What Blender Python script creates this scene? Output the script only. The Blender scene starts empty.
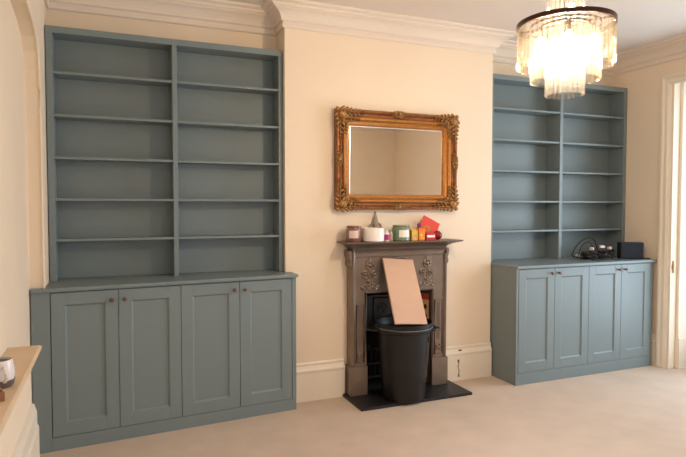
import bpy, bmesh, math, random
from mathutils import Vector, Matrix
C = bpy.context.scene
col = C.collection
PI = math.pi
rnd = random.Random(7)

# ------------------------------------------------------------------ camera, world, lights, exposure
cam = bpy.data.cameras.new('camera'); co = bpy.data.objects.new('camera', cam); col.objects.link(co)
co.location = (0, -3.6905, 1.3473)
yaw, pitch = .3931, -.0381
co.rotation_euler = (PI/2 + pitch, 0, -yaw)
cam.sensor_width = 36; cam.lens = 565.35*36/686; cam.clip_start = .02
C.camera = co
C.view_settings.view_transform = 'Standard'; C.view_settings.look = 'None'
C.view_settings.exposure = 0.0; C.view_settings.gamma = 1; C.view_settings.use_curve_mapping = False

w = bpy.data.worlds.new('daylight'); C.world = w; w.use_nodes = True
w.node_tree.nodes['Background'].inputs[0].default_value = (.75, .86, 1, 1)
w.node_tree.nodes['Background'].inputs[1].default_value = 1.0

def area(name, loc, rot, sx, sy, power, colr, spread=PI):
    l = bpy.data.lights.new(name, 'AREA'); l.shape = 'RECTANGLE'; l.size = sx; l.size_y = sy
    l.energy = power; l.color = colr; l.spread = spread
    o = bpy.data.objects.new(name, l); col.objects.link(o); o.location = loc; o.rotation_euler = rot
    return o
# daylight through the glazed doorway in the right wall, and a weak fill added behind the camera for the left cupboards
area('doorway_daylight', (5.05, -1.55, 1.30), (0, PI/2, 0), 2.2, 2.1, 108, (.74, .88, 1))
area('rear_fill_light', (1.60, -4.75, 1.55), (PI/2, 0, 0), 2.5, 1.7, 11, (.93, .97, 1))
CH = (1.925, -1.68)          # plan position of the chandelier
def lamp_light(z, power, r=.035):
    l = bpy.data.lights.new('bulb_light', 'POINT'); l.energy = power; l.color = (1, .90, .82); l.shadow_soft_size = r
    o = bpy.data.objects.new('bulb_light', l); col.objects.link(o); o.location = (CH[0], CH[1], z); return o
lamp_light(2.03, 58)
lamp_light(2.25, 7)

# ------------------------------------------------------------------ materials
def mat(name, rgb, rough=.5, metal=0, noise=0, nscale=8, bump=0, bscale=200, spec=None, **kw):
    m = bpy.data.materials.new(name); m.use_nodes = True
    nt = m.node_tree; b = nt.nodes['Principled BSDF']
    b.inputs['Base Color'].default_value = (*rgb, 1); b.inputs['Roughness'].default_value = rough
    b.inputs['Metallic'].default_value = metal
    if spec is not None: b.inputs['Specular IOR Level'].default_value = spec
    for k, v in kw.items(): b.inputs[k].default_value = v
    tc = nt.nodes.new('ShaderNodeTexCoord')
    if noise:
        n = nt.nodes.new('ShaderNodeTexNoise'); n.inputs['Scale'].default_value = nscale; n.inputs['Detail'].default_value = 5
        r = nt.nodes.new('ShaderNodeValToRGB')
        r.color_ramp.elements[0].position = .3; r.color_ramp.elements[1].position = .7
        r.color_ramp.elements[0].color = (*[c*(1-noise) for c in rgb], 1)
        r.color_ramp.elements[1].color = (*[min(1, c*(1+noise)) for c in rgb], 1)
        nt.links.new(tc.outputs['Object'], n.inputs['Vector']); nt.links.new(n.outputs['Fac'], r.inputs['Fac'])
        nt.links.new(r.outputs['Color'], b.inputs['Base Color'])
    if bump:
        n = nt.nodes.new('ShaderNodeTexNoise'); n.inputs['Scale'].default_value = bscale; n.inputs['Detail'].default_value = 3
        bp = nt.nodes.new('ShaderNodeBump'); bp.inputs['Strength'].default_value = bump; bp.inputs['Distance'].default_value = .01
        nt.links.new(tc.outputs['Object'], n.inputs['Vector']); nt.links.new(n.outputs['Fac'], bp.inputs['Height'])
        nt.links.new(bp.outputs['Normal'], b.inputs['Normal'])
    return m
def srgb(r, g, b):
    f = lambda c: (c/255/12.92) if c/255 <= .04045 else ((c/255+.055)/1.055)**2.4
    return (f(r), f(g), f(b))
M = {}
M['wall'] = mat('cream_wall_paint', srgb(240, 222, 199), .75, noise=.015, nscale=2.5, bump=.05, bscale=90)
M['ceiling'] = mat('ceiling_paint', srgb(226, 214, 204), .85, noise=.01, nscale=3)
M['trim'] = mat('white_gloss_trim', srgb(238, 226, 208), .4, noise=.01, nscale=6)
M['cornice'] = mat('cornice_plaster', srgb(234, 220, 206), .75)
M['cabinet'] = mat('blue_grey_cabinet_paint', srgb(121, 134, 137), .42, noise=.012, nscale=5)
M['carpet'] = mat('beige_carpet', srgb(212, 192, 174), .95, noise=.05, nscale=5, bump=.5, bscale=420, spec=.1)
M['knob'] = mat('brass_knob', srgb(112, 84, 72), .4, .6)
M['gold'] = mat('antique_gold', srgb(182, 120, 52), .38, .75, noise=.25, nscale=40, bump=.3, bscale=120)
M['gold_bright'] = mat('bright_gold', srgb(172, 112, 50), .4, .55, noise=.12, nscale=30, bump=.15, bscale=90)
M['gold_orn'] = mat('worn_gold_relief', srgb(150, 108, 60), .45, .5, noise=.55, nscale=70)
M['gold_red'] = mat('red_brown_gilding', srgb(140, 88, 50), .4, .5, noise=.3, nscale=20)
M['mirror'] = mat('mirror_glass', (.93, .93, .92), .015, 1)
M['bevel'] = mat('mirror_bevel_glass', (.95, .95, .95), .12, 1)
M['iron'] = mat('burnished_cast_iron', srgb(136, 120, 108), .32, .55, noise=.12, nscale=9, bump=.12, bscale=60)
M['iron_dark'] = mat('blackened_cast_iron', srgb(62, 58, 56), .4, .6, noise=.2, nscale=14)
M['mantel'] = mat('mantel_iron', srgb(112, 96, 86), .45, .3, noise=.1, nscale=8)
M['soot'] = mat('soot_black', srgb(28, 25, 23), .9)
M['slate'] = mat('slate_hearth', srgb(28, 29, 33), .45, noise=.15, nscale=12, bump=.15, bscale=40)
M['bin'] = mat('black_bin_plastic', srgb(13, 14, 18), .40, noise=.22, nscale=6)
M['binrim'] = mat('grey_bin_lip', srgb(92, 94, 98), .4)
M['ply'] = mat('pale_board', srgb(208, 170, 145), .6, noise=.05, nscale=4)
M['sill'] = mat('bare_timber_sill', srgb(222, 196, 164), .6, noise=.05, nscale=5)
M['bronze'] = mat('dark_bronze', srgb(74, 52, 42), .35, .8)
M['white'] = mat('white_paper', srgb(240, 236, 232), .6)
M['wax'] = mat('white_ceramic', srgb(240, 232, 226), .35)
M['brownglass'] = mat('smoked_brown_glass', srgb(136, 96, 84), .15, 0, **{'Coat Weight': .5})
M['pinklabel'] = mat('pale_pink_label', srgb(232, 206, 196), .6)
M['greenglass'] = mat('green_glass', srgb(112, 134, 104), .2, 0, **{'Coat Weight': .5})
M['clear'] = mat('clear_vial_glass', srgb(214, 196, 172), .1, 0, Alpha=.55)
M['grey'] = mat('grey_ceramic', srgb(150, 134, 118), .5, noise=.25, nscale=40)
M['tan'] = mat('tan_ceramic', srgb(206, 168, 136), .5)
M['dark'] = mat('dark_tip', srgb(52, 44, 40), .5)
M['magenta'] = mat('magenta_print', srgb(190, 30, 130), .5)
M['yellow'] = mat('yellow_print', srgb(236, 190, 70), .5)
M['mauve'] = mat('mauve_print', srgb(206, 160, 160), .5)
M['orange'] = mat('orange_print', srgb(226, 132, 44), .45)
M['red'] = mat('red_card', srgb(222, 66, 44), .5)
M['redbox'] = mat('red_box', srgb(200, 44, 46), .45)
M['darkred'] = mat('glossy_dark_red', srgb(140, 22, 24), .15)
M['goldprint'] = mat('gold_print', srgb(196, 140, 60), .4, .4)
M['plum'] = mat('plum', srgb(110, 60, 90), .5)
M['black'] = mat('black_fabric', srgb(20, 21, 28), .6, noise=.1, nscale=100)
M['cable'] = mat('black_cable', srgb(30, 22, 21), .5)
M['plug'] = mat('pinkish_white_plug', srgb(226, 202, 198), .4)
M['mug'] = mat('mug_glaze', srgb(236, 228, 226), .15)
M['muggrey'] = mat('mug_grey_print', srgb(178, 166, 160), .3)
M['mugdark'] = mat('mug_dark_base', srgb(96, 88, 84), .4)
M['coffee'] = mat('coffee', srgb(52, 22, 18), .1)
M['amber'] = mat('amber_glass', srgb(178, 124, 92), .15, 0, **{'Transmission Weight': .3})
M['chip'] = mat('bare_plaster_chip', srgb(120, 92, 62), .9)
M['brass'] = mat('aged_brass', srgb(150, 116, 70), .4, .8)
M['tile_red'] = mat('red_tile', srgb(168, 52, 30), .15)
M['tile_brown'] = mat('dark_brown_tile', srgb(92, 48, 36), .15)
M['tile_cream'] = mat('cream_tile', srgb(190, 152, 104), .15)
M['tile_dark'] = mat('dark_red_tile_print', srgb(90, 34, 22), .2)

def glassmix(name, tint, t, d, emis=0):
    m = bpy.data.materials.new(name); m.use_nodes = True; nt = m.node_tree
    for n in list(nt.nodes): nt.nodes.remove(n)
    out = nt.nodes.new('ShaderNodeOutputMaterial')
    tr = nt.nodes.new('ShaderNodeBsdfTransparent'); tr.inputs[0].default_value = (*tint, 1)
    tl = nt.nodes.new('ShaderNodeBsdfTranslucent'); tl.inputs[0].default_value = (*tint, 1)
    gl = nt.nodes.new('ShaderNodeBsdfGlossy'); gl.inputs['Roughness'].default_value = .05
    m1 = nt.nodes.new('ShaderNodeMixShader'); m1.inputs[0].default_value = d
    nt.links.new(tr.outputs[0], m1.inputs[1]); nt.links.new(tl.outputs[0], m1.inputs[2])
    m2 = nt.nodes.new('ShaderNodeMixShader'); m2.inputs[0].default_value = t
    nt.links.new(m1.outputs[0], m2.inputs[1]); nt.links.new(gl.outputs[0], m2.inputs[2])
    nt.links.new(m2.outputs[0], out.inputs[0]); return m
M['crystal'] = glassmix('crystal_glass', (1, .95, .86), .11, .02)
nt = M['crystal'].node_tree; lw = nt.nodes.new('ShaderNodeLayerWeight'); lw.inputs[0].default_value = .42
rp = nt.nodes.new('ShaderNodeValToRGB'); rp.color_ramp.elements[0].position = .25; rp.color_ramp.elements[0].color = (1, .97, .90, 1)
rp.color_ramp.elements[1].position = .9; rp.color_ramp.elements[1].color = (.62, .44, .24, 1)
nt.links.new(lw.outputs['Facing'], rp.inputs[0])
nt.links.new(rp.outputs[0], [n for n in nt.nodes if n.type == 'BSDF_TRANSPARENT'][0].inputs[0])
M['pane'] = glassmix('window_pane_glass', (1, 1, 1), .06, 0)
def emit(name, colr, s):
    m = bpy.data.materials.new(name); m.use_nodes = True; b = m.node_tree.nodes['Principled BSDF']
    b.inputs['Base Color'].default_value = (*colr, 1); b.inputs['Emission Color'].default_value = (*colr, 1)
    b.inputs['Emission Strength'].default_value = s; return m
M['bulb'] = emit('lit_bulb', (1, .88, .70), 45)

# ------------------------------------------------------------------ mesh helpers
WARP = None
def box(bm, x0, x1, y0, y1, z0, z1, mx=None):
    vs = [bm.verts.new((x, y, z)) for x in (x0, x1) for y in (y0, y1) for z in (z0, z1)]
    for f in ((0,1,3,2), (4,6,7,5), (0,4,5,1), (2,3,7,6), (0,2,6,4), (1,5,7,3)):
        bm.faces.new([vs[i] for i in f])
    if mx is not None: bmesh.ops.transform(bm, matrix=mx, verts=vs)
    return vs
def ell(bm, c, r, mx=None, u=12, v=8):
    ret = bmesh.ops.create_uvsphere(bm, u_segments=u, v_segments=v, radius=1)
    m = Matrix.Translation(c) @ (mx if mx is not None else Matrix()) @ Matrix.Diagonal((*r, 1))
    bmesh.ops.transform(bm, matrix=m, verts=ret['verts'])
def lathe(bm, prof, c=(0,0,0), seg=32, mx=None, cap=True):
    rings = []
    for r, z in prof:
        if r < 1e-6: rings.append([bm.verts.new((c[0], c[1], c[2]+z))])
        else: rings.append([bm.verts.new((c[0]+r*math.cos(2*PI*i/seg), c[1]+r*math.sin(2*PI*i/seg), c[2]+z)) for i in range(seg)])
    for a, b in zip(rings, rings[1:]):
        for i in range(seg):
            j = (i+1) % seg
            if len(a) == 1 and len(b) == 1: continue
            if len(a) == 1: bm.faces.new((a[0], b[j], b[i]))
            elif len(b) == 1: bm.faces.new((a[i], a[j], b[0]))
            else: bm.faces.new((a[i], a[j], b[j], b[i]))
    if cap:
        if len(rings[0]) > 1: bm.faces.new(rings[0][::-1])
        if len(rings[-1]) > 1: bm.faces.new(rings[-1])
    if mx is not None: bmesh.ops.transform(bm, matrix=mx, verts=[v for r in rings for v in r])
def tube(bm, pts, r, seg=8, closed=False):
    pts = [Vector(p) for p in pts]; n = len(pts); rings = []
    up = Vector((0, 0, 1))
    for i, p in enumerate(pts):
        if closed: t = pts[(i+1) % n] - pts[i-1]
        else: t = pts[min(i+1, n-1)] - pts[max(i-1, 0)]
        t.normalize()
        a = t.cross(up)
        if a.length < .05: a = t.cross(Vector((1, 0, 0)))
        a.normalize(); b = a.cross(t).normalized()
        rr = r(i/(n-1)) if callable(r) else r
        rings.append([bm.verts.new(p + (a*math.cos(2*PI*k/seg) + b*math.sin(2*PI*k/seg))*rr) for k in range(seg)])
    for i in range(n if closed else n-1):
        A, B = rings[i], rings[(i+1) % n]
        for k in range(seg): bm.faces.new((A[k], A[(k+1) % seg], B[(k+1) % seg], B[k]))
    if not closed: bm.faces.new(rings[0][::-1]); bm.faces.new(rings[-1])
def smooth_path(pts, n=8):
    pts = [Vector(p) for p in pts]; out = []
    for i in range(len(pts)-1):
        p0, p1, p2, p3 = pts[max(i-1, 0)], pts[i], pts[i+1], pts[min(i+2, len(pts)-1)]
        for k in range(n):
            t = k/n
            out.append(.5*((2*p1) + (p2-p0)*t + (2*p0-5*p1+4*p2-p3)*t*t + (3*p1-p0-3*p2+p3)*t**3))
    out.append(pts[-1]); return out
def poly(bm, pts, axis, a, b):
    """extrude a 2-D outline between a and b along an axis ('x': pts are (y,z); 'y': (x,z); 'z': (x,y))"""
    f = {'x': lambda p, t: (t, p[0], p[1]), 'y': lambda p, t: (p[0], t, p[1]), 'z': lambda p, t: (p[0], p[1], t)}[axis]
    A = [bm.verts.new(f(p, a)) for p in pts]; B = [bm.verts.new(f(p, b)) for p in pts]
    bm.faces.new(A); bm.faces.new(B[::-1])
    for i in range(len(pts)):
        j = (i+1) % len(pts); bm.faces.new((A[i], B[i], B[j], A[j]))
    return A + B
def sweep_plan(bm, path, prof, closed=False, side=1):
    """profile (offset into the room, z) swept along a plan path with mitred corners; room on the right (side=1)"""
    P = [Vector(p) for p in path]; n = len(P); rows = []
    for i in range(n):
        din = (P[i]-P[i-1]).normalized() if (closed or i > 0) else None
        dout = (P[(i+1) % n]-P[i]).normalized() if (closed or i < n-1) else None
        if din is None: din = dout
        if dout is None: dout = din
        nin = Vector((din.y, -din.x))*side; nout = Vector((dout.y, -dout.x))*side
        m = (nin+nout); m = m/(1+nin.dot(nout)) if (1+nin.dot(nout)) > 1e-5 else nin
        rows.append([bm.verts.new((P[i].x+m.x*o, P[i].y+m.y*o, z)) for o, z in prof])
    for i in range(n if closed else n-1):
        A, B = rows[i], rows[(i+1) % n]
        for k in range(len(prof)-1): bm.faces.new((A[k], A[k+1], B[k+1], B[k]))
        bm.faces.new((A[-1], A[0], B[0], B[-1]))
    if not closed: bm.faces.new(rows[0][::-1]); bm.faces.new(rows[-1])

OFF = {}
def finish(name, bm, m, origin, parent=None, bevel=0, smooth=False):
    if WARP:
        for v in bm.verts: v.co = WARP(v.co)
    bmesh.ops.translate(bm, verts=bm.verts, vec=-Vector(origin))
    bmesh.ops.recalc_face_normals(bm, faces=bm.faces)
    me = bpy.data.meshes.new(name); bm.to_mesh(me); bm.free()
    me.materials.append(M[m] if isinstance(m, str) else m)
    if smooth:
        for p in me.polygons: p.use_smooth = True
        try: me.set_sharp_from_angle(angle=math.radians(40))
        except Exception: pass
    o = bpy.data.objects.new(name, me); col.objects.link(o)
    if parent is not None: o.parent = parent
    else: o.location = origin
    OFF[o.name] = Vector(origin)
    if bevel:
        b = o.modifiers.new('bevel', 'BEVEL'); b.width = bevel; b.segments = 2; b.limit_method = 'ANGLE'
    return o
def tag(o, label, cat, group=None):
    o['label'] = label; o['category'] = cat
    if group: o['group'] = group
    return o
def thing(name, label, cat, loc, group=None):
    o = bpy.data.objects.new(name, None); col.objects.link(o); o.location = loc; o.empty_display_size = .05
    OFF[o.name] = Vector(loc); return tag(o, label, cat, group)
def part(name, bm, m, parent, bevel=0, smooth=False, label=None):
    o = finish(name, bm, m, OFF[parent.name], parent, bevel, smooth)
    if label: o['label'] = label
    return o
def solo(name, bm, m, loc, label, cat, group=None, bevel=0, smooth=False):
    return tag(finish(name, bm, m, loc, None, bevel, smooth), label, cat, group)
def struct(name, bm, m, parent=None, bevel=0, smooth=False):
    o = finish(name, bm, m, (0, 0, 0), parent, bevel, smooth)
    if parent is None: o['kind'] = 'structure'
    return o
def B(*boxes):
    bm = bmesh.new()
    for b in boxes: box(bm, *b)
    return bm

# ------------------------------------------------------------------ room shell
LX, RX, BY, FY, H = -.33, 4.285, .20, -4.46, 2.69      # left, right, alcove back, rear wall, ceiling
CX0, CX1 = 1.107, 2.803                               # chimney breast
struct('floor', B((LX-.4, RX+.6, FY-.3, BY+.4, -.1, 0)), 'carpet')
struct('ceiling', B((LX-.4, RX+.6, FY-.3, BY+.4, H, H+.1)), 'ceiling')
# back wall with alcoves and chimney breast (fire opening left free)
bm = B((LX-.3, CX0, BY, BY+.3, 0, H), (CX1, RX+.3, BY, BY+.3, 0, H),
       (CX0, 1.672, 0, .5, 0, H), (2.204, CX1, 0, .5, 0, H), (1.672, 2.204, 0, .5, .735, H), (1.672, 2.204, .28, .5, 0, .735))
struct('wall_back', bm, 'wall')
# left wall with a shallow arched recess
arch = [(-.225, 0), (-.225, 1.85), (-.230, 1.98), (-.245, 2.08), (-.285, 2.165), (-.36, 2.225), (-.48, 2.262), (-.65, 2.282), (-1.0, 2.30)]
arch_full = arch + [(-3.1-y, z) for y, z in arch[::-1]]
outline = [(BY, 0)] + arch_full + [(FY, 0), (FY, H), (BY, H)]
bm = bmesh.new(); poly(bm, outline, 'x', LX-.07, LX); box(bm, LX-.3, LX-.07, FY, BY, 0, H)
struct('wall_left', bm, 'wall')
bm = bmesh.new()                                     # bead that follows the edge of the arch
tube(bm, [(LX-.002, y, z) for y, z in arch_full], .007, 8)
struct('trim_1', bm, 'wall', smooth=True)
# right wall with doorway
DY0, DY1, DZ = -.405, -2.60, 2.385
struct('wall_right', B((RX, RX+.30, DY0, BY+.3, 0, H), (RX, RX+.30, FY, DY1, 0, H), (RX, RX+.30, DY1, DY0, DZ, H)), 'wall')
# rear wall with an opening added for the fill light behind the camera
WX0, WX1, WZ0, WZ1 = .35, 2.85, .70, 2.40
struct('wall_rear', B((LX-.3, WX0, FY-.25, FY, 0, H), (WX1, RX+.3, FY-.25, FY, 0, H),
                      (WX0, WX1, FY-.25, FY, 0, WZ0), (WX0, WX1, FY-.25, FY, WZ1, H)), 'wall')
# unseen window, added as the opening for the rear fill light
wf = struct('added_window_1', B((WX0, WX1, FY-.18, FY-.12, WZ0, WZ0+.06), (WX0, WX1, FY-.18, FY-.12, WZ1-.06, WZ1),
            (WX0, WX0+.06, FY-.18, FY-.12, WZ0, WZ1), (WX1-.06, WX1, FY-.18, FY-.12, WZ0, WZ1), (1.575, 1.625, FY-.18, FY-.12, WZ0, WZ1),
            (WX0, WX1, FY-.175, FY-.125, 1.53, 1.57)), 'trim')
struct('pane', B((WX0+.06, WX1-.06, FY-.152, FY-.148, WZ0+.06, WZ1-.06)), 'pane', wf)
# cornice all round
cor = [(0, 2.545), (.014, 2.545), (.020, 2.552), (.020, 2.570), (.014, 2.578), (.016, 2.586), (.030, 2.590), (.034, 2.605),
       (.044, 2.622), (.060, 2.638), (.082, 2.648), (.088, 2.650), (.088, 2.656), (.100, 2.656), (.112, 2.664), (.114, 2.672),
       (.132, 2.674), (.146, 2.680), (.150, 2.690), (0, 2.690)]
bm = bmesh.new()
sweep_plan(bm, [(LX, FY), (LX, BY), (CX0, BY), (CX0, 0), (CX1, 0), (CX1, BY), (RX, BY), (RX, FY)], cor, closed=True)
struct('trim_2', bm, 'cornice')
# skirting
sk = [(0, 0), (.022, 0), (.022, .195), (.026, .205), (.026, .215), (.018, .228), (.010, .245), (.012, .258), (.006, .268), (0, .268)]
bm = bmesh.new(); sweep_plan(bm, [(CX0+.05, 0), (1.535, 0)], sk); struct('baseboard_back', bm, 'trim')
bm = bmesh.new(); sweep_plan(bm, [(2.352, 0), (CX1, 0)], sk); bb = struct('baseboard_mantel', bm, 'trim'); bb.name = 'baseboard_centre'
def jag(x, z0, z1, amp, seedv, w=.004):
    r = random.Random(seedv); n = 9; L, Rr = [], []
    for i in range(n):
        t = i/(n-1); z = z1+(z0-z1)*t; cx = x+r.uniform(-amp, amp); ww = w*r.uniform(.4, 1.3)*(2.2 if i in (0, 1, n-2, n-1) else 1)
        L.append((cx-ww, z)); Rr.append((cx+ww, z))
    return L + Rr[::-1]
bm = bmesh.new()
poly(bm, jag(2.492, .03, .165, .005, 3), 'y', -.0232, -.0215); struct('paint_crack', bm, 'chip', bb)
bm = bmesh.new()
poly(bm, [(2.492, .232), (2.505, .229), (2.522, .231), (2.526, .236), (2.51, .24), (2.497, .238)], 'y', -.0202, -.0120); struct('paint_chip', bm, 'chip', bb)
bm = bmesh.new(); sweep_plan(bm, [(RX, -.005), (RX, -.318)], sk); struct('baseboard_right', bm, 'trim')
bm = bmesh.new(); sweep_plan(bm, [(RX, DY1-.15), (RX, FY), (WX1, FY)], sk); struct('baseboard_rear', bm, 'trim')

# doorway on the right: architrave, lining, glazed doors
ar = [(0, 0), (.026, 0), (.030, .006), (.030, .022), (.022, .027), (.017, .034), (.017, .056), (.022, .061), (.017, .068), (.012, .080), (0, .080)]
# vertical strips: profile in plan (offset from wall, distance from outer edge)
bm = bmesh.new()
y_out = DY0+.082; z_top = DZ+.045
def arch_leg(bm, yo, sgn, z1):
    pts = [(RX-o, yo-sgn*d) for o, d in ar]
    A = [bm.verts.new((x, y, 0)) for x, y in pts]; Bv = [bm.verts.new((x, y, z1 - abs(y-yo))) for x, y in pts]
    bm.faces.new(A); bm.faces.new(Bv[::-1])
    for i in range(len(pts)): j = (i+1) % len(pts); bm.faces.new((A[i], Bv[i], Bv[j], A[j]))
arch_leg(bm, y_out, 1, z_top); arch_leg(bm, DY1-.082, -1, z_top)
A = [bm.verts.new((RX-o, y_out-d, z_top-d)) for o, d in ar]; Bv = [bm.verts.new((RX-o, DY1-.082+d, z_top-d)) for o, d in ar]
bm.faces.new(A); bm.faces.new(Bv[::-1])
for i in range(len(ar)): j = (i+1) % len(ar); bm.faces.new((A[i], Bv[i], Bv[j], A[j]))
struct('trim_3', bm, 'trim')
dr = struct('door_1', B((RX, RX+.30, DY0-.02, DY0, 0, DZ), (RX, RX+.30, DY1, DY1+.02, 0, DZ), (RX, RX+.30, DY1, DY0, DZ-.02, DZ),
        (RX+.075, RX+.22, DY0-.045, DY0-.02, 0, DZ-.02),
        (RX+.075, RX+.22, DY0-.056, DY0-.045, 0, .255),
        (RX+.23, RX+.235, DY0-.55, DY0-.02, 0, .02),
        # glazed leaves
        (RX+.22, RX+.26, -1.60, -1.48, 0.01, DZ-.02), (RX+.22, RX+.26, -.63, -.52, .01, DZ-.02), (RX+.22, RX+.26, -2.58, -2.48, .01, DZ-.02),
        (RX+.22, RX+.26, -2.58, -.52, .01, .22), (RX+.22, RX+.26, -2.58, -.52, DZ-.13, DZ-.02), (RX+.225, RX+.255, -2.58, -.52, 1.20, 1.23)), 'trim', bevel=.002)
struct('pane', B((RX+.238, RX+.242, -2.48, -.63, .22, DZ-.13)), 'pane', dr)
struct('strike_plate', B((RX+.018, RX+.040, DY0-.0235, DY0-.0205, .80, .90), (RX+.014, RX+.022, DY0-.030, DY0-.021, .83, .87)), 'brass', dr)

# low boxed wall under the recess, with its timber sill and skirting
struct('trim_4', B((LX-.07, -.316, FY, -.965, 0, .735)), 'wall')
bm = bmesh.new(); sweep_plan(bm, [(-.316, FY), (-.316, -.965)], [(0, 0), (.026, 0), (.026, .40), (.020, .415), (.019, .47), (.012, .49), (.010, .50), (0, .505)])
struct('baseboard_left', bm, 'trim')
bm = bmesh.new()
poly(bm, [(LX-.07, .735), (-.282, .735), (-.274, .740), (-.271, .745), (-.274, .751), (-.282, .755), (LX-.07, .755)], 'y', FY, -.968)
o = solo('window_sill', bm, 'sill', (-.335, -2.7, .735), 'long pale timber shelf along the left wall, below the arched recess', 'shelf', bevel=.003)
o.name = 'wall_shelf'

# ------------------------------------------------------------------ built-in cupboards
def shaker_door(root, x0, x1, z0, z1, yf, st=.068, rail_t=.068, rail_b=.072, label=None):
    bm = B((x0, x0+st, yf, yf+.019, z0, z1), (x1-st, x1, yf, yf+.019, z0, z1),
           (x0+st, x1-st, yf, yf+.019, z1-rail_t, z1), (x0+st, x1-st, yf, yf+.019, z0, z0+rail_b))
    # bead sloping into the flat panel
    xa, xb, za, zb = x0+st, x1-st, z0+rail_b, z1-rail_t; q = .009
    o1 = [(xa, yf+.002, za), (xb, yf+.002, za), (xb, yf+.002, zb), (xa, yf+.002, zb)]
    i1 = [(xa+q, yf+.0095, za+q), (xb-q, yf+.0095, za+q), (xb-q, yf+.0095, zb-q), (xa+q, yf+.0095, zb-q)]
    b1 = [(xa, yf+.018, za), (xb, yf+.018, za), (xb, yf+.018, zb), (xa, yf+.018, zb)]
    O = [bm.verts.new(p) for p in o1]; I = [bm.verts.new(p) for p in i1]; K = [bm.verts.new(p) for p in b1]
    for i in range(4): j = (i+1) % 4; bm.faces.new((O[i], O[j], I[j], I[i])); bm.faces.new((K[i], K[j], O[j], O[i]))
    bm.faces.new(I); bm.faces.new(K[::-1])
    return part('door', bm, 'cabinet', root, bevel=.0012)
def knob(door, root, x, z, yf):
    bm = bmesh.new()
    lathe(bm, [(0, 0), (.006, 0), (.005, .012), (.010, .015), (.0122, .020), (.010, .025), (0, .029)], (0, 0, 0), 16,
          Matrix.Translation((x, yf, z)) @ Matrix.Rotation(PI/2, 4, 'X'), cap=False)
    o = finish('knob', bm, 'knob', OFF[root.name], door, smooth=True); return o

def base_unit(name, label, x0, x1, yf, edges, z0, xs_l, xs_r, knobs, back_x0, back_x1, cl, cr, warp, clab):
    global WARP
    WARP = warp
    root = thing(name, label, 'cupboard', ((x0+x1)/2, 0, 0))
    ztop = .884
    # carcass behind the doors, face frame, plinth
    part('carcass', B((back_x0, back_x1, yf+.022, BY-.004, 0, ztop)), 'cabinet', root)
    part('face_frame', B((xs_l, edges[0]-.003, yf, yf+.021, 0, ztop), (edges[-1]+.003, xs_r, yf, yf+.021, 0, ztop),
                         (edges[0]-.003, edges[-1]+.003, yf, yf+.021, .879, ztop)), 'cabinet', root)
    part('plinth', B((edges[0]-.003, edges[-1]+.003, yf, yf+.021, 0, z0-.003)), 'cabinet', root, bevel=.001)
    ds = []
    for a, b in zip(edges, edges[1:]): ds.append(shaker_door(root, a+.0015, b-.0015, z0, .876, yf-.001))
    for d, (kx, kz) in zip(ds, knobs): knob(d, root, kx, kz, yf-.001)
    WARP = None
    WARP = warp
    bm = bmesh.new(); poly(bm, cl, 'z', .885, .905)
    c = solo('worktop', bm, 'cabinet', (cr, -.05, .885), clab, 'worktop', bevel=.003)
    WARP = None
    return root
def warpL(v):
    t = max(0, min(1, -v.y/.13)); return Vector((v.x, v.y + (v.x-1.14)*.080*t, v.z))
base_unit('base_cupboard', 'wide blue-grey four-door base cupboard left of the fireplace, beside the wall shelf',
          -.33, 1.14, -.135, [-.300, .045, .395, .757, 1.108], .078, -.393, 1.138,
          [(.010, .820), (.078, .820), (.722, .828), (.790, .828)], -.326, 1.100,
          [(-.395, -.153), (1.150, -.153), (1.150, -.004), (1.102, -.004), (1.102, BY-.003), (-.327, BY-.003), (-.327, -.113), (-.395, -.113)], .38, warpL,
          'blue-grey worktop of the left base cupboard, empty, under the left bookcase')
# end panel that hides the carcass side in front of the breast
bl = bpy.data.objects['base_cupboard']; WARP = warpL
part('side_panel', B((1.1005, 1.138, -.113, -.004, 0, .884)), 'cabinet', bl); WARP = None
base_unit('base_cupboard', 'blue-grey four-door base cupboard right of the fireplace, near the doorway',
          2.81, 4.24, -.30, [2.832, 3.178, 3.526, 3.876, 4.212], .092, 2.812, 4.232,
          [(3.140, .838), (3.212, .838), (3.842, .836), (3.912, .836)], 2.812, 4.232,
          [(2.806, -.318), (4.258, -.318), (4.258, BY-.003), (2.806, BY-.003)], 3.5, None,
          'blue-grey worktop of the right base cupboard, carrying the black speaker and cables')

def bookcase(label, x0, x1, pl, pr, d0, d1, yf):
    root = thing('bookcase', label, 'bookcase', ((x0+x1)/2, .12, .905))
    zt = 2.403; yb = BY-.004
    part('side_panel', B((x0, x0+pl, yf, yb, .906, zt-.038)), 'cabinet', root, bevel=.0015)
    part('side_panel', B((x1-pr, x1, yf, yb, .906, zt-.038)), 'cabinet', root, bevel=.0015)
    part('divider', B((d0, d1, yf, yb-.008, .906, zt-.038)), 'cabinet', root, bevel=.0015)
    part('top_panel', B((x0, x1, yf, yb, zt-.038, zt)), 'cabinet', root, bevel=.0015)
    part('back_panel', B((x0+pl, x1-pr, yb-.008, yb, .906, zt-.038)), 'cabinet', root)
    for z in (2.137, 1.887, 1.638, 1.391, 1.149):
        for a, b in ((x0+pl, d0), (d1, x1-pr)):
            part('shelf', B((a, b, yf+.004, yb-.009, z-.0075, z+.0075)), 'cabinet', root, bevel=.0015)
    return root
bookcase('tall empty blue-grey bookcase of two columns, in the left alcove', -.325, 1.103, .036, .028, .383, .412, .04)
bookcase('tall empty blue-grey bookcase of two columns, in the right alcove behind the chandelier', 2.810, 4.281, .026, .036, 3.518, 3.550, .025)

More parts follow.
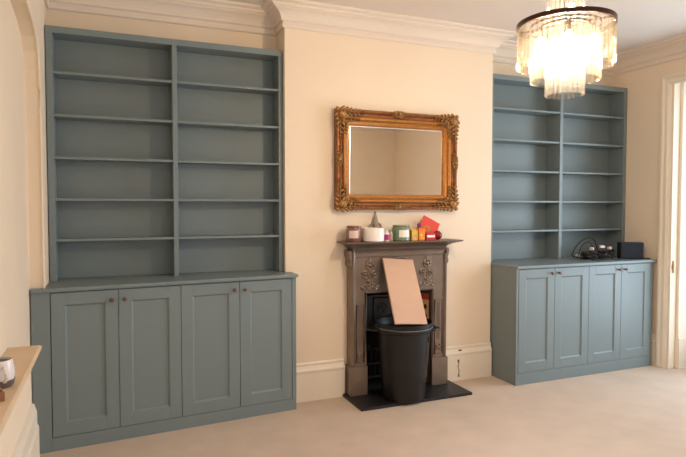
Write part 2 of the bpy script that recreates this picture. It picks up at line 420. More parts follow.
# ------------------------------------------------------------------ gilt mirror
mx0, mx1, mz0, mz1 = 1.462, 2.444, 1.328, 2.030
mir = thing('wall_mirror', 'rectangular mirror in an ornate antique gold frame, above the mantel', 'mirror', ((mx0+mx1)/2, -.004, mz0))
def frame_sweep(bm, prof):
    rows = []
    for (cx, cz, sx, sz) in ((mx0, mz0, 1, 1), (mx1, mz0, -1, 1), (mx1, mz1, -1, -1), (mx0, mz1, 1, -1)):
        rows.append([bm.verts.new((cx+sx*t, -.004-d, cz+sz*t)) for t, d in prof])
    for i in range(4):
        A, Bq = rows[i], rows[(i+1) % 4]
        for k in range(len(prof)-1): bm.faces.new((A[k], A[k+1], Bq[k+1], Bq[k]))
        bm.faces.new((A[-1], A[0], Bq[0], Bq[-1]))
bm = bmesh.new(); frame_sweep(bm, [(0, 0), (0, .046), (.005, .053), (.014, .055), (.022, .050), (.026, .040), (.034, .034), (.046, .033), (.052, .040), (.052, 0)])
part('outer_moulding', bm, 'gold_red', mir, smooth=True)
bm = bmesh.new(); frame_sweep(bm, [(.0525, 0), (.0525, .046), (.060, .050), (.068, .048), (.074, .040), (.092, .028), (.102, .026), (.106, .022), (.108, .012), (.108, 0)])
part('inner_moulding', bm, 'gold_bright', mir, smooth=True)
bm = B((mx0+.100, mx1-.100, -.014, -.006, mz0+.100, mz1-.100)); part('mirror_glass', bm, 'mirror', mir)
# bevelled border of the glass
bm = bmesh.new(); gx0, gx1, gz0, gz1 = mx0+.108, mx1-.108, mz0+.108, mz1-.108; q = .008
o_ = [(gx0, -.0145, gz0), (gx1, -.0145, gz0), (gx1, -.0145, gz1), (gx0, -.0145, gz1)]
i_ = [(gx0+q, -.0155, gz0+q), (gx1-q, -.0155, gz0+q), (gx1-q, -.0155, gz1-q), (gx0+q, -.0155, gz1-q)]
O = [bm.verts.new(p) for p in o_]; I = [bm.verts.new(p) for p in i_]
K = [bm.verts.new((p[0], -.0141, p[2])) for p in o_]; K2 = [bm.verts.new((p[0], -.0141, p[2])) for p in i_]
for i in range(4):
    j = (i+1) % 4; bm.faces.new((O[i], O[j], I[j], I[i])); bm.faces.new((I[i], I[j], K2[j], K2[i])); bm.faces.new((K[i], K[j], O[j], O[i]))
part('glass_bevel', bm, 'bevel', mir)
# beading
bm = bmesh.new(); t = .078
n = 56
for i in range(n):
    x = mx0+t+(mx1-mx0-2*t)*i/(n-1)
    for z in (mz0+t, mz1-t): ell(bm, (x, -.042, z), (.0055, .0045, .0055), u=8, v=5)
n = 36
for i in range(1, n-1):
    z = mz0+t+(mz1-mz0-2*t)*i/(n-1)
    for x in (mx0+t, mx1-t): ell(bm, (x, -.042, z), (.0055, .0045, .0055), u=8, v=5)
part('beading', bm, 'gold_orn', mir, smooth=True)
def leafspray(bm, x, z, dx, dz, L, wdt, rs, y=-.052):
    """acanthus spray: lobes fanning along a stem that runs from (x,z) in direction (dx,dz)"""
    nrm = Vector((-dz, dx)); n = 6
    for i in range(n):
        t = (i+.3)/n; c = Vector((x+dx*L*t, z+dz*L*t)); ww = wdt*(1.2-.75*t)
        for s in (-1, 1):
            p = c + nrm*s*ww*.55
            ang = math.atan2(dz, dx) + s*.7
            mx = Matrix.Rotation(-ang, 4, 'Y')
            ell(bm, (p.x, y+rs.uniform(-.003, .003), p.y), (ww*.62, .008, ww*.26), mx, 10, 6)
    ell(bm, (x+dx*L*.5, y-.002, z+dz*L*.5), (L*.5, .009, wdt*.16), Matrix.Rotation(-math.atan2(dz, dx), 4, 'Y'), 12, 6)
def scroll(bm, x, z, r, turn, a0, y=-.058, rr=.006):
    pts = []
    for k in range(26):
        a = a0+turn*k/25*3.6*PI/2; q = r*(1-.75*k/25); pts.append((x+q*math.cos(a), y, z+q*math.sin(a)))
    tube(bm, pts, rr, 6)
for (cx, cz, sx, sz) in ((mx0, mz0, 1, 1), (mx1, mz0, -1, 1), (mx1, mz1, -1, -1), (mx0, mz1, 1, -1)):
    rs = random.Random(5); bm = bmesh.new()
    ox, oz = cx+sx*.040, cz+sz*.040
    leafspray(bm, cx+sx*.03, cz+sz*.022, sx, 0, .190, .036, rs, -.056); leafspray(bm, cx+sx*.022, cz+sz*.03, 0, sz, .190, .036, rs, -.056)
    leafspray(bm, cx+sx*.06, cz+sz*.066, sx, 0, .125, .026, rs, -.050); leafspray(bm, cx+sx*.066, cz+sz*.06, 0, sz, .125, .026, rs, -.050)
    ell(bm, (ox, -.062, oz), (.032, .016, .032), u=14, v=8)
    scroll(bm, ox, oz, .034, sx*sz, 0, -.066); scroll(bm, cx+sx*.085, cz+sz*.020, .018, -1, 1, -.06, .004); scroll(bm, cx+sx*.020, cz+sz*.085, .018, 1, 1, -.06, .004)
    ell(bm, (cx+sx*.006, -.052, cz+sz*.006), (.016, .012, .016))
    part('corner_ornament', bm, 'gold_orn', mir, smooth=True)
for (x, z, dx, dz) in (((mx0+mx1)/2, mz1-.018, 1, 0), ((mx0+mx1)/2, mz0+.018, 1, 0), (mx0+.018, (mz0+mz1)/2, 0, 1), (mx1-.018, (mz0+mz1)/2, 0, 1)):
    rs = random.Random(9); bm = bmesh.new()
    leafspray(bm, x, z, dx, dz, .10, .024, rs, -.054); leafspray(bm, x, z, -dx, -dz, .10, .024, rs, -.054)
    ell(bm, (x, -.060, z), (.016, .010, .016)); scroll(bm, x+dx*.03, z+dz*.03, .014, 1, 0, -.060, .004); scroll(bm, x-dx*.03, z-dz*.03, .014, -1, PI, -.060, .004)
    part('centre_ornament', bm, 'gold_orn', mir, smooth=True)

# ------------------------------------------------------------------ cast-iron fireplace
FX = 1.938; YF = -.095
fp = thing('fireplace', 'cast-iron fireplace surround with embossed flowers, under the gold mirror', 'fireplace', (FX, 0, 0))
x0, x1 = 1.558, 2.328; ox0, ox1, oz = 1.672, 2.204, .735
ztop = 1.045
bm = B((x0, ox0, YF, -.002, .02, ztop), (ox1, x1, YF, -.002, .02, ztop), (ox0, ox1, YF, -.002, oz, ztop))
part('surround', bm, 'iron', fp, bevel=.003)
for a_, b_ in ((x0-.010, ox0+.004), (ox1-.004, x1+.010)):
    part('plinth_block', B((a_, b_, YF-.014, YF-.0005, .02, .225)), 'iron', fp, bevel=.004)
part('side_foot', B((x0-.010, x0-.0005, YF, -.002, .02, .225)), 'iron', fp); part('side_foot', B((x1+.0005, x1+.010, YF, -.002, .02, .225)), 'iron', fp)
# raised outer border and panel beads
bm = bmesh.new()
def rectbead(bm, a, b, c, d, y, r): tube(bm, [(a, y, c), (a, y, d), (b, y, d), (b, y, c)], r, 6, closed=True)
def openbead(bm, a, b, c, d, y, r): tube(bm, smooth_path([(a, y, c), (a, y, c+.3), (a, y, d-.03), (a+.03, y, d), ((a+b)/2, y, d), (b-.03, y, d), (b, y, d-.03), (b, y, c+.3), (b, y, c)], 6), r, 6)
openbead(bm, x0+.012, x1-.012, .23, 1.032, YF-.002, .010)
openbead(bm, x0+.026, x1-.026, .23, .995, YF-.001, .005)
tube(bm, [(ox0-.010, YF-.002, .23), (ox0-.010, YF-.002, oz+.010), (ox1+.010, YF-.002, oz+.010), (ox1+.010, YF-.002, .23)], .008, 6)
part('border_moulding', bm, 'iron', fp, smooth=True)
for a, b in ((x0+.036, ox0-.024), (ox1+.024, x1-.036)):
    bm = bmesh.new(); rectbead(bm, a, b, .255, .66, YF-.001, .0055)
    m_ = (a+b)/2
    for k in range(3): tube(bm, [(m_-.009+.009*k, YF-.001, .36), (m_-.009+.009*k, YF-.001, .64)], .0022, 5)
    for (u, v_, r_) in ((0, .300, .013), (-.014, .314, .009), (.014, .314, .009), (-.014, .288, .008), (.014, .288, .008)):
        ell(bm, (m_+u, YF-.002, v_), (r_, .008, r_))
    part('pilaster_panel', bm, 'iron', fp, smooth=True)
def ring(bm, x, z, r, t, y=YF-.003):
    tube(bm, [(x+r*math.cos(a), y, z+r*math.sin(a)) for a in [2*PI*k/18 for k in range(18)]], t, 6, closed=True)
for cx_ in (1.694, 2.160):
    bm = bmesh.new()
    for (u, v_, r_) in ((0, .935, .030), (-.036, .872, .024), (.036, .872, .024)):
        ring(bm, cx_+u, v_, r_, .005); ell(bm, (cx_+u, YF-.002, v_), (r_*.55, .011, r_*.5))
        for k in range(5):
            a = PI/2+k*2*PI/5; ell(bm, (cx_+u+math.cos(a)*r_*.75, YF-.002, v_+math.sin(a)*r_*.75), (r_*.3, .008, r_*.3), u=8, v=6)
    ell(bm, (cx_, YF, .972), (.012, .008, .016)); ell(bm, (cx_-.018, YF, .968), (.012, .007, .006)); ell(bm, (cx_+.018, YF, .968), (.012, .007, .006))
    tube(bm, smooth_path([(cx_, YF-.001, .90), (cx_, YF-.001, .84), (cx_, YF-.001, .77)]), .004, 6)
    for s in (-1, 1):
        tube(bm, smooth_path([(cx_, YF-.001, .78), (cx_+s*.02, YF-.001, .825), (cx_+s*.036, YF-.001, .85)]), .0035, 6)
        tube(bm, smooth_path([(cx_, YF-.001, .765), (cx_+s*.04, YF-.001, .80), (cx_+s*.065, YF-.001, .775), (cx_+s*.045, YF-.001, .762)]), .005, 6)
        for (u, v_) in ((.022, .782), (.045, .775), (.064, .785), (.030, .800)): ell(bm, (cx_+s*u, YF-.001, v_), (.014, .008, .009), Matrix.Rotation(-s*.5, 4, 'Y'), 8, 6)
    ring(bm, cx_, .815, .018, .005); ell(bm, (cx_, YF-.001, .815), (.010, .009, .010))
    part('floral_relief', bm, 'iron', fp, smooth=True)
bm = bmesh.new()
for k in range(-2, 3): ell(bm, (FX+k*.022, YF-.001, .985-abs(k)*.003), (.014, .008, .008), Matrix.Rotation(.4*k, 4, 'Y'), 8, 6)
part('floral_relief', bm, 'iron', fp, smooth=True)
# brackets at the shoulders
for s, xe in ((-1, x0), (1, x1)):
    bm = bmesh.new()
    poly(bm, [(xe, 1.045), (xe+s*.020, 1.045), (xe+s*.024, 1.02), (xe+s*.018, .995), (xe+s*.010, .975), (xe+s*.016, .958), (xe+s*.016, .94), (xe+s*.004, .925), (xe, .92)], 'y', YF-.004, -.006)
    part('shoulder_bracket', bm, 'iron', fp, bevel=.003)
# mantel shelf: thin lip over a flaring cove
bm = bmesh.new()
prof = [(.000, 1.045), (.100, 1.045), (.104, 1.056), (.112, 1.066), (.135, 1.078), (.165, 1.088), (.190, 1.094), (.200, 1.098), (.200, 1.106), (.0, 1.106)]
def shelf_sweep(bm, xa, xb):
    rows = []
    for o, z in prof:
        e = max(0, o-.100)
        rows.append([bm.verts.new(p) for p in ((xa-e, -.002, z), (xa-e, -o-.002 if o else -.002, z), (xb+e, -o-.002 if o else -.002, z), (xb+e, -.002, z))])
    for a, b in zip(rows[1:], rows[2:]):
        for k in range(3): bm.faces.new((a[k], a[k+1], b[k+1], b[k]))
    bmesh.ops.holes_fill(bm, edges=bm.edges, sides=0)
# simple ring stack, closed top and bottom
pr = prof[1:-1]; rows = []
for o, z in pr:
    e = o-.100
    rows.append([bm.verts.new(p) for p in ((1.562-e*.8, -.002, z), (1.562-e*.8, -o-.002, z), (2.318+e*.85, -o-.002, z), (2.318+e*.85, -.002, z))])
for a, b in zip(rows, rows[1:]):
    for k in range(4): bm.faces.new((a[k], a[(k+1) % 4], b[(k+1) % 4], b[k]))
bm.faces.new(rows[0][::-1]); bm.faces.new(rows[-1])
part('mantel_shelf', bm, 'mantel', fp)
# inside: hood plate, tiled cheeks, fire back, basket
bm = bmesh.new()
poly(bm, [(1.735, .44), (2.140, .44), (2.140, .70), (1.735, .70)], 'y', .030, .045)
for s in (0, 1):
    rectbead(bm, 1.785, 2.095, .47, .68, .028, .007)
for xx in (1.855, 2.03):
    for z_ in (.60,):
        pts = [(xx+(.045-.0016*k)*math.cos(k*.42), .028, z_+(.045-.0016*k)*math.sin(k*.42)) for k in range(26)]
        tube(bm, pts, .0045, 6)
tube(bm, smooth_path([(1.80, .028, .49), (1.83, .028, .53), (1.92, .028, .54), (1.97, .028, .63)]), .005, 6)
part('hood', bm, 'iron_dark', fp, smooth=True)
for s, xa, xb in ((-1, 1.676, 1.706), (1, 2.200, 2.152)):
    a = Vector((xa, -.060)); b = Vector((xb, .026)); d = (b-a).normalized(); nn = Vector((-d.y, d.x)) if s > 0 else Vector((d.y, -d.x))
    def slab(t0, t1, za, zb, off, thick):
        bmx = bmesh.new(); p = [a+(b-a)*t0+nn*off, a+(b-a)*t1+nn*off]; p += [p[1]+nn*thick, p[0]+nn*thick]
        poly(bmx, [(v.x, v.y) for v in p], 'z', za, zb); return bmx
    tp = part('tile_panel', slab(0, 1, .03, .73, -.004, .006), 'tile_brown', fp)
    finish('cream_tile', slab(.0, 1, .34, .654, .0021, .0006), 'tile_cream', OFF[fp.name], tp)
    for za, zb in ((.655, .700), (.30, .335)): finish('border_tile', slab(.05, .95, za, zb, .0021, .001), 'tile_red', OFF[fp.name], tp)
    finish('border_tile', slab(.0, 1, .702, .728, .0021, .001), 'iron_dark', OFF[fp.name], tp)
    for z_ in (.62, .55, .47, .39):
        for (u, r_) in ((.30, .019), (.70, .014)):
            p = a+(b-a)*u+nn*.0028; mx = Matrix.Rotation(math.atan2(d.y, d.x), 4, 'Z'); bm = bmesh.new()
            ell(bm, (p.x, p.y, z_+(u-.5)*.09), (r_*.8, .0025, r_), mx, 10, 6)
            finish('flower_print', bm, 'tile_dark', OFF[fp.name], tp)
part('fire_back', B((1.68, 2.196, .24, .27, .0, .73), (1.68, 1.695, .046, .24, .0, .73), (2.181, 2.196, .046, .24, .0, .73)), 'soot', fp)
bm = bmesh.new()
for k in range(11): x = 1.755+.037*k; tube(bm, [(x, .02, .10), (x, .012, .20), (x, -.004, .31)], .006, 6)
for z_, y_ in ((.10, .02), (.20, .012), (.31, -.004)): tube(bm, [(1.720, y_, z_), (2.150, y_, z_)], .009, 6)
for x in (1.73, 2.14): ell(bm, (x, -.006, .335), (.018, .018, .022))
part('fire_basket', bm, 'iron_dark', fp, smooth=True)
part('back_hearth', B((1.674, 2.202, -.10, .24, .0, .0193)), 'soot', fp)
# hearth slab
bm = B((1.520, 2.392, -.345, -.003, .0, .0195)); solo('hearth_slab', bm, 'slate', (1.955, -.17, 0), 'thin dark slate hearth slab on the carpet before the fireplace', 'hearth', bevel=.002)

# ------------------------------------------------------------------ rubbish bin and board
bx, by_ = 1.890, -.240
bn = thing('bin', 'large black plastic bin with side handles, on the hearth slab', 'bin', (bx, by_, .02))
bm = bmesh.new()
outer = [(0, .021), (.138, .021), (.146, .026), (.150, .05), (.162, .20), (.174, .36), (.182, .495)]
inner = [(.178, .495), (.170, .36), (.158, .20), (.146, .055), (0, .050)]
lathe(bm, outer+inner, (bx, by_, 0), 48, cap=False); part('bin_body', bm, 'bin', bn, smooth=True)
bm = bmesh.new()
lathe(bm, [(.1825, .490), (.194, .496), (.196, .503), (.196, .540), (.200, .543), (.200, .552), (.194, .555), (.188, .552), (.186, .51), (.1825, .503), (.1825, .490)], (bx, by_, 0), 48, cap=False)
part('bin_rim', bm, 'bin', bn, smooth=True)
bm = bmesh.new()
tube(bm, [(bx+.197*math.cos(a), by_+.197*math.sin(a), .520) for a in [2*PI*k/48 for k in range(48)]], .0042, 6, closed=True)
part('rim_lip', bm, 'binrim', bn, smooth=True, label='pale grey worn lip line')
vdir = Vector((math.cos(-.35), math.sin(-.35)))
for s in (-1, 1):
    bm = bmesh.new(); d = vdir*s; t = Vector((-d.y, d.x)); c = Vector((bx, by_))
    P_ = [c+d*.186+t*.066, c+d*.215+t*.058, c+d*.246+t*.022, c+d*.246-t*.022, c+d*.215-t*.058, c+d*.186-t*.066]
    tube(bm, smooth_path([(p.x, p.y, .503-.006*(i in (2, 3))) for i, p in enumerate(P_)], 6), .008, 8)
    P2 = [c+d*.190+t*.060, c+d*.212+t*.052, c+d*.238, c+d*.212-t*.052, c+d*.190-t*.060]
    poly(bm, [(p.x, p.y) for p in P2], 'z', .506, .512)
    part('handle', bm, 'bin', bn, smooth=True)
bm = bmesh.new(); box(bm, -.004, .004, -.0015, .0015, -.008, .010, Matrix.Translation((bx+.199*math.cos(-.62), by_+.199*math.sin(-.62), .512)) @ Matrix.Rotation(-.62+PI/2, 4, 'Z'))
part('rim_tag', bm, 'white', bn, label='small white sticker on the rim')
bm = bmesh.new(); box(bm, -.003, .003, -.003, .003, -.020, .016, Matrix.Translation((bx+.1815*math.cos(-.88), by_+.1815*math.sin(-.88), .445)) @ Matrix.Rotation(-.88+PI/2, 4, 'Z'))
part('side_slot', bm, 'soot', bn)

# board: bottom just inside the front of the rim, leaning back on the surround
def board():
    Wd, T = .238, .016
    top = Vector((1.902, -.114, .968)); low = Vector((1.853, -.402, .5605))
    upv = (top-low).normalized(); side = Vector((1, 0, 0)); side = (side-upv*side.dot(upv)).normalized(); nrm = upv.cross(side)
    r = Matrix((( side.x, nrm.x, upv.x, low.x), (side.y, nrm.y, upv.y, low.y), (side.z, nrm.z, upv.z, low.z), (0, 0, 0, 1)))
    bm = bmesh.new(); box(bm, -Wd/2, Wd/2, -T, 0, 0, (top-low).length, r)
    return solo('wooden_board', bm, 'ply', low, 'pale bare board standing in the black bin, leaning on the fireplace', 'board', bevel=.0015)
board()

# ------------------------------------------------------------------ things on the mantel
ZM = 1.1065; G = 'things along the mantel shelf'
def jar(name, x, y, r, h, m, label, cat, lid=None, lab=None, extra=None):
    t = thing(name, label, cat, (x, y, ZM)); bm = bmesh.new()
    lathe(bm, [(0, 0), (r*.92, 0), (r, .006), (r, h*.80), (r*.93, h*.88), (r*.88, h*.90), (0, h*.90)], (x, y, ZM), 32, cap=False)
    part('jar', bm, m, t, smooth=True)
    if lid:
        bm = bmesh.new(); lathe(bm, [(0, h*.903), (r*.92, h*.903), (r*.95, h*.92), (r*.95, h*.985), (r*.88, h), (0, h)], (x, y, ZM), 32, cap=False)
        part('lid', bm, lid, t, smooth=True)
    if lab:
        a0 = -PI/2-yaw*.9+.1 if extra is None else extra; hw = .62
        bm = bmesh.new(); n = 10; rows = []
        for k in range(n+1):
            a = a0-hw+2*hw*k/n; rows.append([bm.verts.new((x+(r+.0012)*math.cos(a), y+(r+.0012)*math.sin(a), ZM+z)) for z in (h*.24, h*.70)])
        for k in range(n): bm.faces.new((rows[k][0], rows[k+1][0], rows[k+1][1], rows[k][1]))
        part('label', bm, lab, t, smooth=True)
    return t
jar('jar_candle', 1.565, -.110, .055, .112, 'brownglass', 'smoked brown glass jar with a pale pink label, leftmost on the mantel', 'candle', 'brownglass', 'pinklabel', -2.0)
# round white pot
t = thing('candle_pot', 'wide white candle pot between the brown jar and the magenta-labelled bottle', 'candle', (1.704, -.128, ZM)); bm = bmesh.new()
lathe(bm, [(0, 0), (.072, 0), (.078, .005), (.079, .088), (.076, .094), (.072, .094), (.071, .084), (0, .083)], (1.704, -.128, ZM), 36, cap=False); part('pot', bm, 'wax', t, smooth=True)
bm = bmesh.new(); lathe(bm, [(0, .084), (.070, .084), (.070, .087), (0, .088)], (1.704, -.128, ZM), 36, cap=False); tube(bm, [(1.704, -.128, ZM+.086), (1.689, -.115, ZM+.100)], .0015, 6); part('wax', bm, 'white', t, smooth=True)
# figurine
fx, fy = 1.775, -.0265
t = thing('figurine', 'grey pointed figurine standing behind the white candle pot, below the mirror', 'figurine', (fx, fy, ZM)); bm = bmesh.new()
k_ = .62
lathe(bm, [(0, 0), (.020, 0), (.022, .02), (.022, .07), (.024, .10), (.018, .118), (0, .121)], (fx, fy, ZM), 20, Matrix.Identity(4), cap=False); part('body', bm, 'tan', t, smooth=True)
bm = bmesh.new(); lathe(bm, [(0, .098), (.0235, .100), (.0235, .118), (.019, .145), (.012, .170), (.006, .192), (0, .196)], (fx-.004, fy, ZM), 20, cap=False)
part('hat', bm, 'grey', t, smooth=True); bm = bmesh.new(); ell(bm, (fx-.005, fy, ZM+.199), (.006, .006, .010)); part('hat_tip', bm, 'dark', t, smooth=True)
for s in (-1, 1):
    bm = bmesh.new(); tube(bm, smooth_path([(fx+s*.018, fy, ZM+.125), (fx+s*.036, fy, ZM+.112), (fx+s*.040, fy, ZM+.094)]), .008, 8)
    part('arm', bm, 'grey', t, smooth=True)
# white bottle with a magenta label
def bottle(x, y, r, h, m, label, name='bottle', capm='white', labm=None, cat='bottle'):
    t = thing(name, label, cat, (x, y, ZM)); bm = bmesh.new()
    lathe(bm, [(0, 0), (r*.9, 0), (r, .004), (r, h*.66), (r*.75, h*.76), (r*.45, h*.80), (0, h*.80)], (x, y, ZM), 20, cap=False); part('bottle_body', bm, m, t, smooth=True)
    bm = bmesh.new(); lathe(bm, [(0, h*.803), (r*.5, h*.803), (r*.5, h*.98), (0, h)], (x, y, ZM), 16, cap=False); part('cap', bm, capm, t, smooth=True)
    if labm:
        bm = bmesh.new(); rows = []
        for k in range(9):
            a = -2.0-1.1+2.2*k/8; rows.append([bm.verts.new((x+(r+.001)*math.cos(a), y+(r+.001)*math.sin(a), ZM+z)) for z in (h*.12, h*.62)])
        for k in range(8): bm.faces.new((rows[k][0], rows[k+1][0], rows[k+1][1], rows[k][1]))
        part('label', bm, labm, t, smooth=True)
bottle(1.800, -.152, .018, .078, 'white', 'little white bottle with a magenta label, right of the white candle pot', labm='magenta')
bottle(1.841, -.140, .013, .068, 'clear', 'small clear glass vial just left of the green jar', name='vial', capm='white', cat='vial')
jar('jar_candle', 1.930, -.118, .064, .112, 'greenglass', 'green glass jar candle with a white label, in the middle of the mantel', 'candle', 'greenglass', 'white', -1.65)
# yellow tin and orange tin
def tin(x, y, wd, h, m, m2, label, name='tin', cat='tin'):
    t = thing(name, label, cat, (x, y, ZM)); bm = B((x-wd/2, x+wd/2, y-.02, y+.02, ZM, ZM+h*.9)); part('tin_body', bm, m, t, bevel=.003)
    part('lid', B((x-wd/2-.001, x+wd/2+.001, y-.021, y+.021, ZM+h*.9+.0003, ZM+h)), m, t, bevel=.002)
    bm = bmesh.new(); r = random.Random(int(x*100))
    for k in range(7): ell(bm, (x+r.uniform(-.34, .34)*wd, y-.0205, ZM+h*r.uniform(.12, .55)), (wd*.14, .0012, wd*.13), u=8, v=5)
    part('printed_pattern', bm, m2, t, smooth=True)
    return t
tin(2.020, -.142, .048, .078, 'yellow', 'mauve', 'small yellow tin with a mauve pattern, between green jar and orange tin')
tin(2.073, -.150, .052, .088, 'orange', 'yellow', 'small orange patterned tin, right of the yellow tin')
t = thing('ornament', 'tiny plum flower ornament on top of the orange tin', 'ornament', (2.060, -.150, ZM+.0845)); bm = bmesh.new()
for k in range(5): a = k*2*PI/5; ell(bm, (2.060+.011*math.cos(a), -.150, ZM+.108+.011*math.sin(a)), (.008, .006, .008), u=10, v=6)
part('petals', bm, 'plum', t, smooth=True); bm = bmesh.new(); tube(bm, [(2.060, -.150, ZM+.085), (2.060, -.150, ZM+.10)], .006, 8); part('stem', bm, 'plum', t)
# cards leaning on the wall
def card(x, z0, y0, ang, wd, h, m, label, thick=.003):
    r = Matrix.Translation((x, y0, z0)) @ Matrix.Rotation(-.10, 4, 'X') @ Matrix.Rotation(ang, 4, 'Y')
    t = thing('greeting_card', label, 'card', (x, y0, ZM))
    bm = bmesh.new(); box(bm, -wd/2, wd/2, -thick/2, thick/2, 0, h, r); part('card_sheet', bm, m, t); return t, r
t, r = card(2.152, ZM+.014, -.078, .46, .150, .150, 'red', 'red greeting card with a gold emblem, tilted behind the orange tin')
bm = bmesh.new()
for k in range(10):
    a = k*PI*2/10
    vs = bmesh.ops.create_uvsphere(bm, u_segments=8, v_segments=5, radius=1)['verts']
    bmesh.ops.transform(bm, matrix=r @ Matrix.Translation((-.012+.024*math.cos(a), -.0022, .068+.017*math.sin(a))) @ Matrix.Rotation(-a, 4, 'Y') @ Matrix.Diagonal((.011, .0008, .004, 1)), verts=vs)
part('gold_emblem', bm, 'goldprint', t, smooth=True)
t, r = card(2.195, ZM+.004, -.042, .36, .13, .150, 'white', 'white card tilted behind the red greeting card')
# red box with a white band and dark red bauble
t = thing('gift_box', 'small red box with a white band, front right on the mantel', 'box', (2.146, -.155, ZM))
part('box_body', B((2.108, 2.182, -.175, -.135, ZM, ZM+.052)), 'redbox', t, bevel=.002)
part('band', B((2.112, 2.176, -.1762, -.1752, ZM+.022, ZM+.038)), 'white', t)
t = thing('bauble', 'shiny dark red round bauble at the right end of the mantel', 'bauble', (2.226, -.130, ZM)); bm = bmesh.new()
ell(bm, (2.226, -.130, ZM+.034), (.034, .034, .034), u=24, v=16); part('ball', bm, 'darkred', t, smooth=True)
bm = bmesh.new(); lathe(bm, [(0, 0), (.006, 0), (.006, .008), (0, .009)], (2.226, -.130, ZM+.067), 12, cap=False); part('cap', bm, 'goldprint', t, smooth=True)

# ------------------------------------------------------------------ things on the right worktop
ZC = .9055
t = thing('speaker', 'black box-shaped wireless speaker on the right worktop, beside the cables', 'speaker', (4.105, -.185, ZC))
r = Matrix.Translation((4.105, -.185, ZC)) @ Matrix.Rotation(-.42, 4, 'Z')
bm = bmesh.new(); box(bm, -.098, .098, -.036, .036, 0, .142, r); part('speaker_body', bm, 'black', t, bevel=.008)
bm = bmesh.new(); box(bm, -.090, .090, -.0385, -.0365, .008, .134, r); part('speaker_grille', bm, mat('speaker_grille_cloth', srgb(22, 25, 36), .8, noise=.2, nscale=300), t, bevel=.001)
def cable(name, label, pts, rad, plugs, cat='cable', group=None):
    t = thing(name, label, cat, (sum(p[0] for p in pts)/len(pts), sum(p[1] for p in pts)/len(pts), ZC)); bm = bmesh.new()
    tube(bm, smooth_path(pts, 8), rad, 6); part('cord', bm, 'cable', t, smooth=True)
    for (x, y, z, a) in plugs:
        bm = bmesh.new(); r = Matrix.Translation((x, y, z)) @ Matrix.Rotation(a, 4, 'Z')
        box(bm, -.020, .020, -.014, .014, -.012, .012, r); box(bm, .020, .030, -.007, .007, -.005, .005, r)
        part('plug', bm, 'plug', t, bevel=.005)
z = ZC+.006
cable('power_cable', 'black cable looping high over the pile left of the speaker, with a pale plug',
      [(3.76, -.02, z), (3.69, .03, z+.01), (3.67, .02, z+.04), (3.72, .01, z+.12), (3.80, .0, z+.165), (3.88, .0, z+.155), (3.93, .01, z+.09), (3.95, .02, z+.03), (3.88, .03, z)], .0045, [(3.76, .055, ZC+.018, .5)])
cable('power_cable', 'second black cable looping lower over the pile left of the speaker',
      [(3.72, .02, z), (3.70, -.015, z+.03), (3.73, -.02, z+.10), (3.80, -.018, z+.135), (3.86, -.015, z+.09), (3.90, -.02, z+.04), (3.93, -.015, z)], .004, [])
rr = random.Random(4)
def coil(cx, cy, n, ra, rb, z0, seed, hgt=.014):
    r = random.Random(seed); pts = []
    for k in range(n*8+1):
        a = k*PI/4+r.uniform(-.25, .25); q = r.uniform(.65, 1.15)
        pts.append((cx+ra*q*math.cos(a), cy+rb*q*math.sin(a), z0+hgt*(k/8)*r.uniform(.7, 1.1)))
    return pts
cable('power_cable', 'tangled black cable coil at the left of the pile, with a pale plug', coil(3.715, -.115, 5, .060, .055, z, 1), .0064, [(3.735, -.125, ZC+.092, .5)])
cable('power_cable', 'tangled black cable coil in the middle of the pile, with a pale plug', coil(3.835, -.115, 6, .056, .055, z, 2), .0064, [(3.845, -.125, ZC+.106, -.3)])
cable('power_cable', 'black cable coil right beside the speaker, with a pale plug', coil(3.950, -.105, 5, .050, .045, z, 3), .006, [(3.960, -.100, ZC+.090, .2)])
cable('charging_lead', 'thin grey-brown lead trailing in front of the cable pile', [(3.66, -.20, z), (3.74, -.215, z), (3.84, -.195, z+.004), (3.92, -.205, z), (3.955, -.215, z)], .005, [])
cable('power_cable', 'short black cable running right from behind the speaker', [(4.235, .02, z+.01), (4.24, -.06, z+.02), (4.238, -.17, z+.012), (4.215, -.235, z), (4.228, -.28, z)], .0045, [])

# ------------------------------------------------------------------ mug and amber dish on the wall shelf
ZS = .7555; mxx, myy = -.339, -1.555
t = thing('mug', 'white mug of black coffee at the left edge, standing on the wall shelf', 'mug', (mxx, myy, ZS)); bm = bmesh.new()
lathe(bm, [(0, .002), (.034, .002), (.040, .012), (.044, .032), (.0445, .052), (.041, .074), (.039, .090), (.0358, .090), (.037, .074), (.040, .05), (.038, .02), (0, .012)], (mxx, myy, ZS), 36, cap=False); part('mug_body', bm, 'mug', t, smooth=True)
bm = bmesh.new(); lathe(bm, [(.0345, 0), (.0418, .010), (.0450, .024), (.0446, .026), (.0342, .001)], (mxx, myy, ZS), 36, cap=False); part('mug_base', bm, 'mugdark', t, smooth=True)
bm = bmesh.new(); lathe(bm, [(0, .081), (.0350, .081), (.0350, .0825), (0, .083)], (mxx, myy, ZS), 36, cap=False); part('coffee', bm, 'coffee', t, smooth=True)
bm = bmesh.new(); hd = Vector((.42, -.90)).normalized(); pp = []
for k in range(11): a = -PI/2+PI*k/10; q = .041+.024*math.cos(a); pp.append((mxx+hd.x*q, myy+hd.y*q, ZS+.048+.024*math.sin(a)))
tube(bm, pp, .0055, 8); part('handle', bm, 'mug', t, smooth=True)
bm = bmesh.new(); r = Matrix.Translation((-.338, -1.705, ZS)) @ Matrix.Rotation(.35, 4, 'Z')
box(bm, -.030, .030, -.030, .030, 0, .006, r)
for s in (-1, 1): box(bm, -.030, .030, s*.027-.003, s*.027+.003, .006, .030, r); box(bm, s*.027-.003, s*.027+.003, -.024, .024, .006, .030, r)
solo('glass_dish', bm, 'amber', (-.338, -1.705, ZS), 'small square amber glass dish at the left edge, in front of the mug', 'dish', bevel=.002)

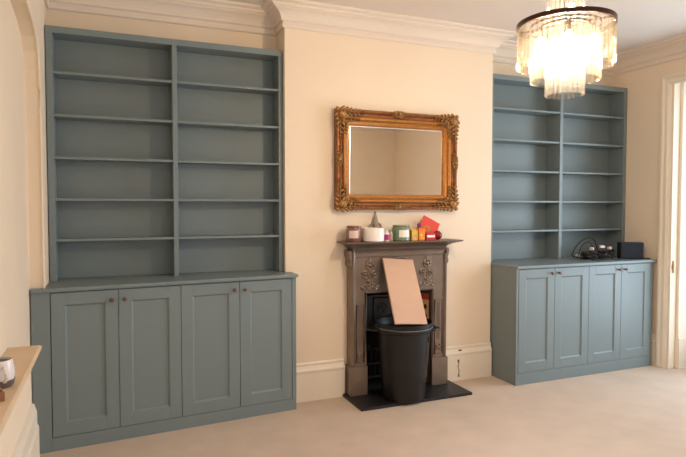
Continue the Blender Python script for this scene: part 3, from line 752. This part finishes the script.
# ------------------------------------------------------------------ chandelier
cx, cy = CH
ch = thing('chandelier', 'tiered crystal chandelier with a dark bronze ring, lit, hanging from the ceiling', 'chandelier', (cx, cy, 1.86))
ZR = 2.165
def bandring(r, z0, z1, t=.006):
    bm = bmesh.new(); lathe(bm, [(r, z0), (r, z1), (r-t, z1), (r-t, z0), (r, z0)], (cx, cy, 0), 64, cap=False); return bm
part('ring', bandring(.213, ZR-.004, ZR+.016, .010), 'bronze', ch, smooth=True)
bm = bandring(.155, ZR-.004, ZR+.006)
for r_ in (.105, .10): lathe(bm, [(r_, ZR-.004), (r_, ZR+.006), (r_-.006, ZR+.006), (r_-.006, ZR-.004), (r_, ZR-.004)], (cx, cy, 0), 40, cap=False)
for k in range(6): a = k*PI/3; tube(bm, [(cx, cy, ZR+.006), (cx+.206*math.cos(a), cy+.206*math.sin(a), ZR+.006)], .005, 6)
part('inner_frame', bm, 'bronze', ch, smooth=True)
part('upper_ring', bandring(.080, ZR+.155, ZR+.170), 'bronze', ch, smooth=True)
bm = bmesh.new(); tube(bm, [(cx, cy, ZR-.05), (cx, cy, H-.03)], .007, 10)
for k in range(4): a = k*PI/2; tube(bm, [(cx, cy, ZR+.16), (cx+.076*math.cos(a), cy+.076*math.sin(a), ZR+.16)], .004, 6)
part('stem', bm, 'bronze', ch, smooth=True)
bm = bmesh.new(); lathe(bm, [(0, H-.001), (.055, H-.001), (.055, H-.012), (.03, H-.03), (0, H-.032)], (cx, cy, 0), 32, cap=False); part('ceiling_canopy', bm, 'bronze', ch, smooth=True)
def crystal_mesh(z0, z1, hw):
    bm = bmesh.new()
    sec = [(-hw, .003), (0, -.007), (hw, .003)]
    levels = [(z1, .5), (z1-.006, 1), (z0+.005, 1), (z0, .6)]
    rows = [[bm.verts.new((u*s, v*s, z)) for u, v in sec] for z, s in levels]
    for a, b in zip(rows, rows[1:]):
        for k in range(3): bm.faces.new((a[k], a[(k+1) % 3], b[(k+1) % 3], b[k]))
    bm.faces.new(rows[0][::-1]); bm.faces.new(rows[-1]); bmesh.ops.recalc_face_normals(bm, faces=bm.faces)
    me = bpy.data.meshes.new('crystal_prism'); bm.to_mesh(me); bm.free(); me.materials.append(M['crystal']); return me
def tier(name, n, r, z0, z1):
    me = crystal_mesh(z0-1.86, z1-1.86, PI*r/n*.80)
    for k in range(n):
        a = 2*PI*k/n; o = bpy.data.objects.new(name, me); col.objects.link(o); o.parent = ch
        o.location = (r*math.cos(a), r*math.sin(a), 0); o.rotation_euler = (0, 0, a+PI/2)
tier('outer_crystal', 50, .203, 1.982, ZR-.006)
tier('middle_crystal', 36, .146, 1.918, ZR-.035)
tier('inner_crystal', 22, .080, 1.852, ZR-.06)
tier('upper_crystal', 22, .075, ZR+.020, ZR+.152)
for k in range(5):
    a = k*2*PI/5+.3; bm = bmesh.new(); p = (cx+.115*math.cos(a), cy+.115*math.sin(a), ZR-.075)
    ell(bm, p, (.016, .016, .026), u=12, v=8); b = part('bulb', bm, 'bulb', ch, smooth=True)
    bm = bmesh.new(); tube(bm, [(p[0], p[1], p[2]+.025), (p[0], p[1], ZR-.004)], .009, 8); finish('bulb_holder', bm, 'bronze', OFF[ch.name], b)
bm = bmesh.new(); ell(bm, (cx+.035, cy, ZR+.085), (.016, .016, .026), u=12, v=8); b = part('bulb', bm, 'bulb', ch, smooth=True)
bm = bmesh.new(); tube(bm, [(cx+.035, cy, ZR+.012), (cx+.035, cy, ZR+.06)], .009, 8); finish('bulb_holder', bm, 'bronze', OFF[ch.name], b)

# repeats share a group
for o in list(col.objects):
    n = o.name.split('.')[0]
    if o.get('label') and o.get('category') and o.parent is None:
        g = {'base_cupboard': 'built-in base cupboards', 'bookcase': 'built-in bookcases', 'worktop': 'cupboard worktops', 'power_cable': 'cables piled on the right worktop',
             'jar_candle': 'jar candles on the mantel', 'greeting_card': 'cards on the mantel', 'tin': 'printed tins on the mantel'}.get(n)
        if g: o['group'] = g
